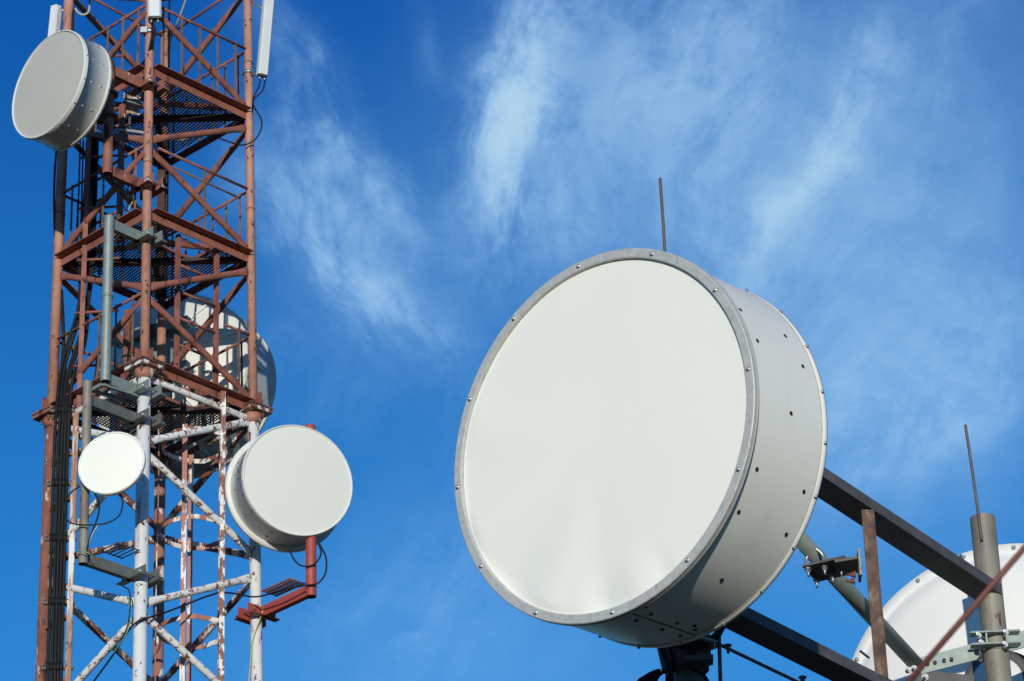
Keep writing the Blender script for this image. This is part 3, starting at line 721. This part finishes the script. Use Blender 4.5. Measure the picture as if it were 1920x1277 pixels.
# ---------------------------------------------------------------- cables on the tower
yC = leg('L', 14).y-.30
FEED = [[(88, 1330), (100, 905), (106, 772), (117, 680), (141, 600), (149, 560), (150, 500), (153, 440), (160, 350), (166, 240)],
        [(95, 1330), (107, 905), (113, 772), (121, 690), (146, 605), (152, 560), (153, 500), (157, 440), (165, 350), (170, 240)],
        [(101, 1330), (113, 905), (119, 772), (127, 700), (154, 615), (158, 555), (158, 500), (162, 440), (168, 350), (175, 250)],
        [(107, 1330), (119, 905), (124, 772), (132, 700), (158, 620), (164, 560), (171, 500), (174, 440), (175, 350), (179, 250)],
        [(113, 1330), (125, 905), (130, 772), (138, 705), (160, 640), (166, 570), (175, 500), (177, 440), (180, 350), (183, 250)]]
LB_ = ['leftmost thick black feeder cable strapped beside the left tower leg', 'second thick black feeder cable from the left tower leg', 'middle one of five thick black feeder cables beside the left leg', 'fourth thick black feeder cable from the left tower leg', 'rightmost thick black feeder cable of the five beside the left leg']
for i, f in enumerate(FEED):
    m = MB(); m.path([at_y(x, y, yC+.012*(i % 2)+(0 if y > 700 else .12)) for x, y in f], .0155, 10)
    tag(m.build('feeder_cable', M['cable']), LB_[i], 'cable', 'thick feeder cables on the tower')
CL = ['black clamp row on the feeder cables beside the left flange joint', 'black clamp row on the feeder cables beside the small round antenna', 'third black clamp row down on the feeder cables', 'fourth black clamp row down on the feeder cables', 'lowest black clamp row on the feeder cables']
for i, (y, x0, x1) in enumerate(((767, 106, 130), (905, 100, 125), (1008, 96, 121), (1127, 93, 118), (1250, 90, 115))):
    c0 = at_y(x0, y, yC); c1 = at_y(x1, y, yC); t = thing('cable_clamp', CL[i], 'cable clamp', (c0+c1)/2, 'clamp rows on the feeder cables')
    for k in range(5):
        p = c0.lerp(c1, k/4); MB().tube(p-V((0, 0, .035)), p+V((0, 0, .035)), .0175, 12).build('clip', M['cable'], t)
    MB().bar(c0+V((-.06, .035, 0)), c1+V((.10, .035, 0)), .03, .03).build('rail', M['dark'], t)
    for p in (c0+V((-.035, .02, .01)), c1+V((.05, .02, .01))):
        b = MB(); b.tube(p, p+V((-.02, -.03, .015)), .006, 8); b.build('bolt', M['zinc'], t)
def cable(label, pts, r, mt='cable', cat='cable'):
    m = MB(); m.path([p if isinstance(p, V) else at_y(*p) for p in pts], r, 8)
    return tag(m.build('cable', M[mt]), label, cat)
a_ = leg('L', 16.8).y
cable('black cable bowing out along the outer side of the left leg', [(107, 275, a_), (104, 300, a_-.02), (101.5, 360, a_-.02), (103, 440, a_-.02), (108, 470, a_)], .011)
cable('dark cable hugging the inner side of the left leg above the joint', [(115, 545, a_-.01), (119, 640, a_-.03), (114, 710, a_-.04), (107, 775, a_-.06)], .017)
yf = leg('F', 18).y
cable('black jumper cable from the box antenna curving back into the tower', [(286, 50, yf-.10), (284, 72, yf-.10), (276, 105, yf), (262, 125, yf+.15), (250, 137, yf+.3)], .010)
cable('second black jumper cable beside the box antenna cable', [(291, 50, yf-.10), (288, 75, yf-.09), (280, 105, yf+.02), (268, 125, yf+.17), (252, 140, yf+.3)], .010)
cable('black cable hanging straight behind the front leg at the top', [(318, -20, D-.4), (317, 60, D-.4), (316.5, 140, D-.4)], .009)
cable('silver conduit leaning against the short rear leg', [(352, -10, D+.3), (334, 40, D+.5), (320, 75, D+.74), (316, 135, D+.75)], .012, 'gcable')
yl = leg('L', 19).y
cable('silver hose hooked past the left leg at the top of the tower', [(168, -20, yl-.1), (168, 8, yl-.1), (166, 22, yl-.1), (157, 28, yl-.1), (147, 24, yl-.1), (141, 16, yl-.1)], .012, 'gcable')
cable('black cable dropping beside the left leg above the left facing drum', [(141, 14, yl-.08), (137, 25, yl-.06), (136, 60, yl-.06), (134, 120, yl-.06)], .014)
yr = leg('R', 18).y
cable('loop of black cable from the panel antenna round the right leg', [(497, 150, yR), (492, 170, yR), (476, 186, yR), (476, 200, yr-.05), (489, 222, yr-.08), (490, 240, yr-.08), (478, 262, yr-.08), (455, 272, yr-.1), (430, 266, yr-.2), (385, 250, yr-.3)], .0075)
cable('short black cable dropping from the panel antenna to the right leg', [(488, 150, yR), (484, 165, yR), (475, 184, yR), (473, 210, yr-.05)], .0075)
cable('grey hose tied along the tube under the top platform', [(218, 243, D-.45), (262, 248, D-.6), (310, 258, D-.6), (345, 262, D-.45), (375, 252, D-.35), (430, 246, D-.1)], .016, 'gcable')
# drips of thin cable inside the bay beneath the left drum
yi = D-.45
cable('thin black cable looping under the brown pipe', [(204, 325, yi-.4), (215, 345, yi-.3), (238, 360, yi-.1), (252, 380, yi), (254, 395, yi), (246, 402, yi)], .006)
cable('thin black cable hanging beside the brown pipe', [(250, 255, yi), (252, 290, yi), (244, 330, yi), (238, 370, yi), (240, 400, yi)], .006)
cable('thin black cable loop drooping between the brown pipe arm and the middle platform', [(228, 335, yi-.1), (233, 350, yi), (247, 366, yi), (258, 390, yi), (256, 400, yi), (238, 396, yi+.1), (229, 380, yi+.1)], .006)
cable('thin black cable strand crossing under the top platform mesh', [(240, 262, yi), (246, 285, yi), (250, 310, yi), (246, 330, yi), (236, 345, yi-.1)], .006)
cable('black cable slung from the standpipe to the grey pipe foot', [(238, 640, D+.3), (225, 652, D), (214, 640, D-.2), (206, 655, D-.5)], .009)
cable('pale yellow wire dangling above the grey pipe mount', [(255, 350, yi), (250, 375, yi), (241, 392, yi), (238, 405, yi)], .005, 'yellow')
cable('thin black cable curling from the left drum to the platform', [(196, 225, yi-.3), (222, 240, yi-.2), (252, 235, yi), (262, 262, yi), (256, 300, yi)], .006)
ys = ps.y-.08
cable('thin black cable looped wide behind the small round antenna', [(178, 925, ys), (186, 945, ys), (183, 970, ys), (168, 1010, ys), (163, 1035, ys)], .008)
cable('black cable ring from the feeder bundle to the weathered pipe', [(150, 912, ys), (132, 925, ys), (121, 950, ys), (126, 975, ys), (150, 984, ys), (195, 982, ys), (222, 968, ys), (230, 945, ys), (226, 925, ys)], .007)
cable('grey pigtail cable rising under the small round antenna', [(184, 985, ys), (174, 1000, ys), (166, 1020, ys), (163, 1040, ys)], .006, 'gcable')
cable('green earth wire round the foot of the weathered pipe', [(144, 1034, ys), (152, 1033, ys-.02), (165, 1037, ys-.02), (171, 1042, ys), (172, 1048, ys)], .005, 'green')
yk = leg('F', 12.5).y-.09
f_, r_ = leg('F', 12.6).y, leg('R', 13).y
def yb_(x): return f_+(r_-f_)*min(1, max(0, (x-262)/216))-.05
cable('black cable running up the pale lower brace in front of the tower', [(165, 1292, f_+.35), (212, 1228, f_+.12), (236, 1190, f_-.0), (252, 1170, f_-.09), (272, 1160, f_-.06)]+[(x, y, yb_(x)) for x, y in ((300, 1152), (340, 1137), (380, 1121), (408, 1112))], .0085)
cable('black and green cable hanging below the lowest clamp', [(231, 1100, yk), (243, 1110, yk), (243, 1150, yk), (237, 1180, yk), (220, 1215, yk+.1)], .0065)
cable('green wire beside the hanging black cable on the front leg', [(240, 1120, yk), (244, 1160, yk), (236, 1190, yk), (212, 1225, yk+.1)], .0055, 'green')
y4 = pr.y-.06
cable('black cable loop hanging under the right drum', [(543, 1030, y4), (552, 1050, y4), (566, 1061, y4), (585, 1060, y4), (598, 1048, y4), (602, 1035, y4), (597, 1018, y4)], .008)
cable('black cable arc from the right drum down to the red arm', [(599, 1020, y4), (611, 1045, y4), (610, 1075, y4), (595, 1094, y4), (570, 1098, y4), (525, 1108, y4+.1), (480, 1119, y4+.3), (440, 1113, y4+.5), (408, 1110, y4+.7)], .008)
cable('yellow green wire hanging down the right leg under the red arm', [(494, 1140, leg('R', 12.6).y-.07), (486, 1165, leg('R', 12.5).y-.07), (474, 1200, leg('R', 12.4).y-.06), (470, 1240, leg('R', 12.2).y-.06), (466, 1290, leg('R', 12).y-.06)], .006, 'yellow')
cable('thin steel strap hanging behind the front leg in the white section', [(297, 770, D-.5), (297.5, 900, D-.5), (293, 1090, D-.5), (291, 1290, D-.5)], .006, 'patch')

# ---------------------------------------------------------------- foreground frame
zUp = at_d(1268, 700, 17.55).z
A0 = at_d(1290, 1240, 17.55); A0 = V((A0.x, A0.y, 0))
Bp = at_z(1856, 1108, zUp); B0 = V((Bp.x, Bp.y, 0))
along = (B0-A0).normalized(); side = V((along.y, -along.x, 0))   # side points right/towards the camera
def mixp(t, z): p = A0.lerp(B0, t); return V((p.x, p.y, z))
fr = thing('antenna_gantry', 'dark steel frame of two posts, beams and a rusty strut behind the huge drum', 'steel frame', V((A0.x, A0.y, GZ)))
zA = at_y(1252, 540, A0.y).z; zB = at_y(1834, 972, B0.y).z
MB().hollow(V((A0.x, A0.y, GZ)), V((A0.x, A0.y, zA)), .075, .008, 32).build('post', M['dark'], fr)
MB().hollow(V((B0.x, B0.y, GZ)), V((B0.x, B0.y, zB)), .071, .008, 32).build('post', M['galvw'], fr)
def ray_plane_z(px, py):                 # height where the sight line meets the frame's own upright plane
    d = ray(px, py); n_ = side; t = A0.dot(n_)/d.dot(n_); return (d*t)
bw, bh = .155, .055
def beam(x1, y1, x2, y2):
    P1, P2 = ray_plane_z(x1, y1), ray_plane_z(x2, y2); sl_ = (P2.z-P1.z)/(P2-P1).dot(along)
    zf = lambda t: P1.z+sl_*(t*(B0-A0).length-(P1-A0).dot(along))
    p, q = mixp(.0, zf(0)), mixp(1, zf(1)); u_ = side.cross((q-p).normalized()); u_ = u_ if u_.z > 0 else -u_
    m = MB()
    m.box((p+q)/2+u_*(bh/2), (q-p)/2, side*bw/2, u_*.004)
    m.box((p+q)/2-u_*(bh/2), (q-p)/2, side*bw/2, u_*.004)
    m.box((p+q)/2-side*(bw/2-.004), (q-p)/2, side*.004, u_*(bh/2-.004))
    m.box((p+q)/2+side*(bw/2-.004), (q-p)/2, side*.004, u_*(bh/2-.004))
    return m, zf
m, zfU = beam(1545, 908, 1828, 1094); m.build('beam', M['dark'], fr)
m, zfL = beam(1397, 1166, 1600, 1268); m.build('beam', M['dark'], fr)
sp = ray_plane_z(1612, 960)+side*(bw/2-.03)
ts = (sp-A0).dot(along)/(B0-A0).length; s0 = V((sp.x, sp.y, zfL(ts)+bh/2)); s1 = V((sp.x, sp.y, zfU(ts)-bh/2-.012))
m = MB(); vx = V((1, .05, 0)).normalized(); vy = V((-vx.y, vx.x, 0))
m.box((s0+s1)/2-vy*.02, vx*.034, vy*.004, (s1-s0)/2); m.box((s0+s1)/2+vx*.031+vy*.016, vx*.003, vy*.031, (s1-s0)/2); m.build('strut', M['strut'], fr)
# diagonal thin rods below the lower beam
b1 = ray_plane_z(1362, 1190); b2 = ray_plane_z(1590, 1300)
MB().tube(b1-side*.1, b2-side*.1, .009, 8).build('tie_rod', M['dark'], fr)
MB().tube(ray_plane_z(1350, 1210)-side*.1, ray_plane_z(1377, 1200)-side*.1, .010, 8).build('tie_rod', M['dark'], fr)
for px, py in ((1385, 1202), (1525, 1262)):
    p = ray_plane_z(px, py); m = MB(); m.hexbolt(p-side*.07, V((0, 0, -1)), .014, .03); m.build('nut', M['dark'], fr)
def rod(label, px0, py0, px1, py1, y, r):
    m = MB(); m.path([at_y(px0, py0, y), at_y((px0+px1)/2+.8, (py0+py1)/2, y), at_y(px1, py1, y)], r, 10)
    tag(m.build('lightning_rod', M['rod']), label, 'lightning rod')
rod('thin lightning rod standing up behind the top of the huge drum', 1237.5, 335, 1249, 520, A0.y-.08, .0085)
rod('thin lightning rod welded to the short post at the far right', 1810, 797, 1841, 1014, B0.y-.078, .0085)

# hardware under the big drum
t, o, a, u, v, r, ln = bd
hub = o-a*(ln+.27); 
MB().tube(hub+a*.03, hub-a*.16, .17, 28).build('hub', M['galv'], t)
zc = A0.y
def P(px, py, dy=0): return at_y(px, py, A0.y+dy)
m = MB(); c = P(1290, 1222, -.02)
m.tube(c-V((0, 0, .10)), c+V((0, 0, .10)), .098, 24); m.build('post_clamp', M['dark'], t)
m = MB(); c = P(1318, 1215, -.10); m.box(c, V((.035, 0, 0)), V((0, .05, 0)), V((0, 0, .075))); m.build('clamp_block', M['dark'], t)
m = MB(); c = P(1310, 1238, -.12); m.box(c, V((.07, 0, 0)), V((0, .04, 0)), V((0, 0, .012))); m.build('clamp_block', M['dark'], t)
m = MB(); c = P(1241, 1228, -.06)
for i in range(12): m.box(c+V((i*.002, 0, .07-i*.013)), V((.022, 0, 0)), V((0, .05, 0)), V((0, 0, .0055)))
m.box(c+V((.012, .02, 0)), V((.016, 0, 0)), V((0, .03, 0)), V((0, 0, .078))); m.build('finned_box', M['dark'], t)
m = MB(); m.bar(P(1300, 1198, -.2), P(1340, 1208, -.2), .09, .012); m.build('bracket', M['galv'], t)
MB().bar(hub, V((A0.x, A0.y, hub.z)), .16, .22).build('mount_head', M['dark'], t)
MB().tube(P(1347, 1150, -.1), P(1352, 1320, -.1), .010, 8).build('adjuster_rod', M['dark'], t)
for i, pts in enumerate([[(1358, 1172), (1345, 1195), (1318, 1212), (1285, 1216), (1262, 1208)], [(1350, 1170), (1340, 1190), (1310, 1206), (1280, 1210)], [(1262, 1256), (1290, 1252), (1315, 1262), (1330, 1285)], [(1238, 1206), (1246, 1225), (1256, 1250), (1262, 1290)], [(1234, 1206), (1240, 1222), (1250, 1245), (1252, 1290)]]):
    cable(['upper black cable loop under the huge drum', 'thinner black cable loop just below the rim of the huge drum', 'black cable wrapped round the post low under the huge drum', 'black cable falling from the huge drum beside its post', 'leftmost black cable falling from the huge drum'][i], [P(x, y, -.19-.012*i) for x, y in pts], .011)
cable('black cable drooping out to the left at the lower picture edge', [P(1262, 1256, -.2), P(1240, 1262, -.2), P(1226, 1280, -.2), P(1222, 1300, -.2)], .010)
m = MB(); c = P(1216, 1272, -.2); m.rings([[c+V((x*.05*s+.0, y*.03*s, z)) + V((sx, 0, 0)) for x, y in ((1, 0), (.7, .7), (0, 1), (-.7, .7), (-1, 0), (-.7, -.7), (0, -1), (.7, -.7))] for z, s, sx in ((.045, .25, .05), (.03, .6, .03), (0, 1, 0), (-.06, 1.1, -.03), (-.1, .8, -.04))]); tag(m.build('wrapped_splice', M['cable']), 'black taped cable splice hanging left of the post under the huge drum', 'cable splice')

# galvanised brace pipe with its clamp plate
b0 = at_d(1470, 978, 18.6); b1 = at_d(1738, 1268, 20.0)
br = thing('brace_pipe', 'sloping galvanised brace pipe clamped to the rusty strut', 'brace pipe', (b0+b1)/2)
MB().tube(b0, b1, .043, 24).build('pipe', M['galv'], br)
bd_ = (b1-b0).normalized()
cc = at_d(1552, 1064, 18.78); zc1 = cc.z; yb = cc.y
m = MB(); m.rings([[at_z(x, y, zc1)+V((0, 0, dz)) for x, y in ((1504, 1061), (1583, 1043), (1590, 1050), (1608, 1072), (1531, 1090))] for dz in (-.006, .006)], sm=False); cp_ = m.build('clamp_plate', M['dark'], br)
m = MB(); m.rings([[at_z(x, y, zc1-.018)+V((0, 0, dz)) for x, y in ((1565, 1053), (1612, 1045), (1617, 1068), (1570, 1079))] for dz in (-.005, .011)], sm=False); m.build('angle_cleat', M['darkgrey'], br)
m = MB(); c_ = at_z(1611, 1060, zc1-.06); m.box(c_, V((.006, .0, 0)), V((0, .05, 0)), V((0, 0, .075))); m.build('angle_cleat', M['galvw'], br)
for x, y in ((1515, 1066), (1546, 1062), (1531, 1086), (1561, 1077), (1577, 1064)):
    m = MB(); m.hexbolt(at_z(x, y, zc1-.007), V((0, 0, -1)), .013, .032); m.build('bolt', M['zinc'], cp_)
m = MB(); m.path([at_z(1514, 1064, zc1), at_z(1514, 1064, zc1)+V((.0, .02, .06)), at_z(1530, 1060, zc1)+V((.0, .02, .105)), at_z(1546, 1060, zc1)+V((0, .02, .06)), at_z(1546, 1060, zc1)], .009, 8); m.build('u_bolt', M['zinc'], br)
for x, y in ((1604, 1077), (1603, 1089)):
    m = MB(); m.hexbolt(at_y(x, y, yb-.05), V((-1, 0, 0)), .014, .03); m.build('bolt', M['guy'], br)

# dish on the right post, seen from the back
def back_dish():
    c0 = at_d(1894, 1320, 20.75); r = 322*20.75/FPX
    a = V((.30, .95, .02)).normalized(); u, v = frame(a)
    t = thing('parabolic_antenna', 'white dish antenna at the lower right corner, seen from its back', 'antenna', c0)
    prof = [(.0, r), (-.012, r), (-.014, r-.055), (-.02, r-.075)]
    for q in (.9, .8, .7, .6, .5, .4, .3, .24): prof.append((-.02-.26*(1-q*q)*1.0+.02, r*q-.0))
    MB().lathe(c0, a, u, prof, 128).build('back_shell', M['shell'], t)
    MB().lathe(c0, a, u, [(.0, r+.001), (.16, r+.001), (.17, r-.02), (.175, .05)], 128, cap1=True).build('rim_ring', M['shell'], t)
    for i in range(20):
        th = 2*math.pi*(i+.4)/20; d = u*math.cos(th)+v*math.sin(th); b = MB(); b.dome(c0-a*.014+d*(r-.028), -a, .011, .014, 12); b.build('bolt', M['zinc'], t)
    hc = c0-a*.265
    MB().lathe(hc, a, u, [(-.10, .17), (-.10, .20), (.06, .20)], 48, cap0=True).build('hub_ring', M['dark'], t)
    MB().lathe(hc, a, u, [(-.104, .02), (-.104, .15), (-.05, .15)], 48, cap0=True).build('hub_plate', M['shell'], t)
    # perforated galvanised bars across the back
    y = B0.y+.11
    p, q = at_y(1722, 1250, y-.04), at_y(1940, 1190, y+.02); q = V((q.x, q.y, p.z+.035))
    q = at_y(1945, 1192, y)
    MB().bar(p, q, .012, .095).build('mount_bar', M['galv'], t)
    MB().bar(p+V((0, .03, .044)), q+V((0, .03, .044)), .06, .008).build('mount_bar', M['galv'], t)
    for x, yy in ((1739, 1245), (1753, 1242), (1770, 1238), (1784, 1236)):
        hp = at_y(x, yy, y-.05); dd = (q-p).normalized(); f = V((0, -1, 0)); 
        MB().tube(hp, hp+f*.004, .011, 12).build('bar_hole', M['hole'], t)
    for k, (sx, sz) in enumerate(((-.08, .02), (.07, .03), (-.07, -.025), (.06, -.04))):
        m = MB(); b = V((B0.x+sx, B0.y-.06, at_y(1850, 1212, B0.y).z+sz)); m.tube(b+V((0, .20, 0)), b-V((0.03, .08, 0)), .009, 10); m.hexbolt(b-V((.02, .05, 0)), V((-.3, -1, 0)).normalized(), .011, .022); m.build('bolt', M['zinc'], t)
    zc_ = at_y(1850, 1210, B0.y).z
    m = MB()
    for dz in (-.035, .035): m.box(V((B0.x-.01, B0.y-.085, zc_+dz)), V((.14, .02, .01)), V((-.0, .03, 0)), V((0, 0, .005)))
    for sx in (-.06, .05): m.box(V((B0.x+sx, B0.y-.085, zc_)), V((.004, 0, 0)), V((0, .028, 0)), V((0, 0, .03)))
    m.build('pipe_clamp', M['galv'], t)
    MB().tube(V((B0.x, B0.y, zc_-.05)), V((B0.x, B0.y, zc_-.03)), .075, 24).build('clamp_band', M['galv'], t)
    m = MB(); m.bar(p+V((-.02, 0, -.06)), p+V((.30, .03, -.10)), .012, .09); m.build('lower_bracket', M['dark'], t)
    for x, yy in ((1703, 1257), (1714, 1254), (1735, 1270)):
        m = MB(); m.hexbolt(at_y(x, yy, y-.10), V((-.3, -1, -.2)).normalized(), .013, .03); m.build('bolt', M['zinc'], t)
    # slim stay from rim to bar
    MB().tube(at_y(1612, 1220, y+.1), at_y(1630, 1234, y+.12), .007, 8).build('stay', M['zinc'], t)
back_dish()
# small pale cover just showing past the right post
m = MB(); c = at_y(1858, 1030, B0.y+.55); m.rings([[c+V((x*s, y*s*.6, z)) for x, y in ((.05, 0), (0, .05), (-.05, 0), (0, -.05))] for z, s in ((.09, .1), (0, .8), (-.2, 1))], sm=False)
tag(m.build('pointed_cover', M['shell']), 'small pointed white cover peeking out behind the right post', 'cover')
# guy rod close to the camera
g0 = at_d(1990, 947, 7.0); g1 = at_d(1640, 1352, 7.0)
tag(MB().tube(g0, g1, .0062, 12).build('guy_rod', M['guy']), 'blurred rust red rod crossing the lower right corner', 'guy rod')
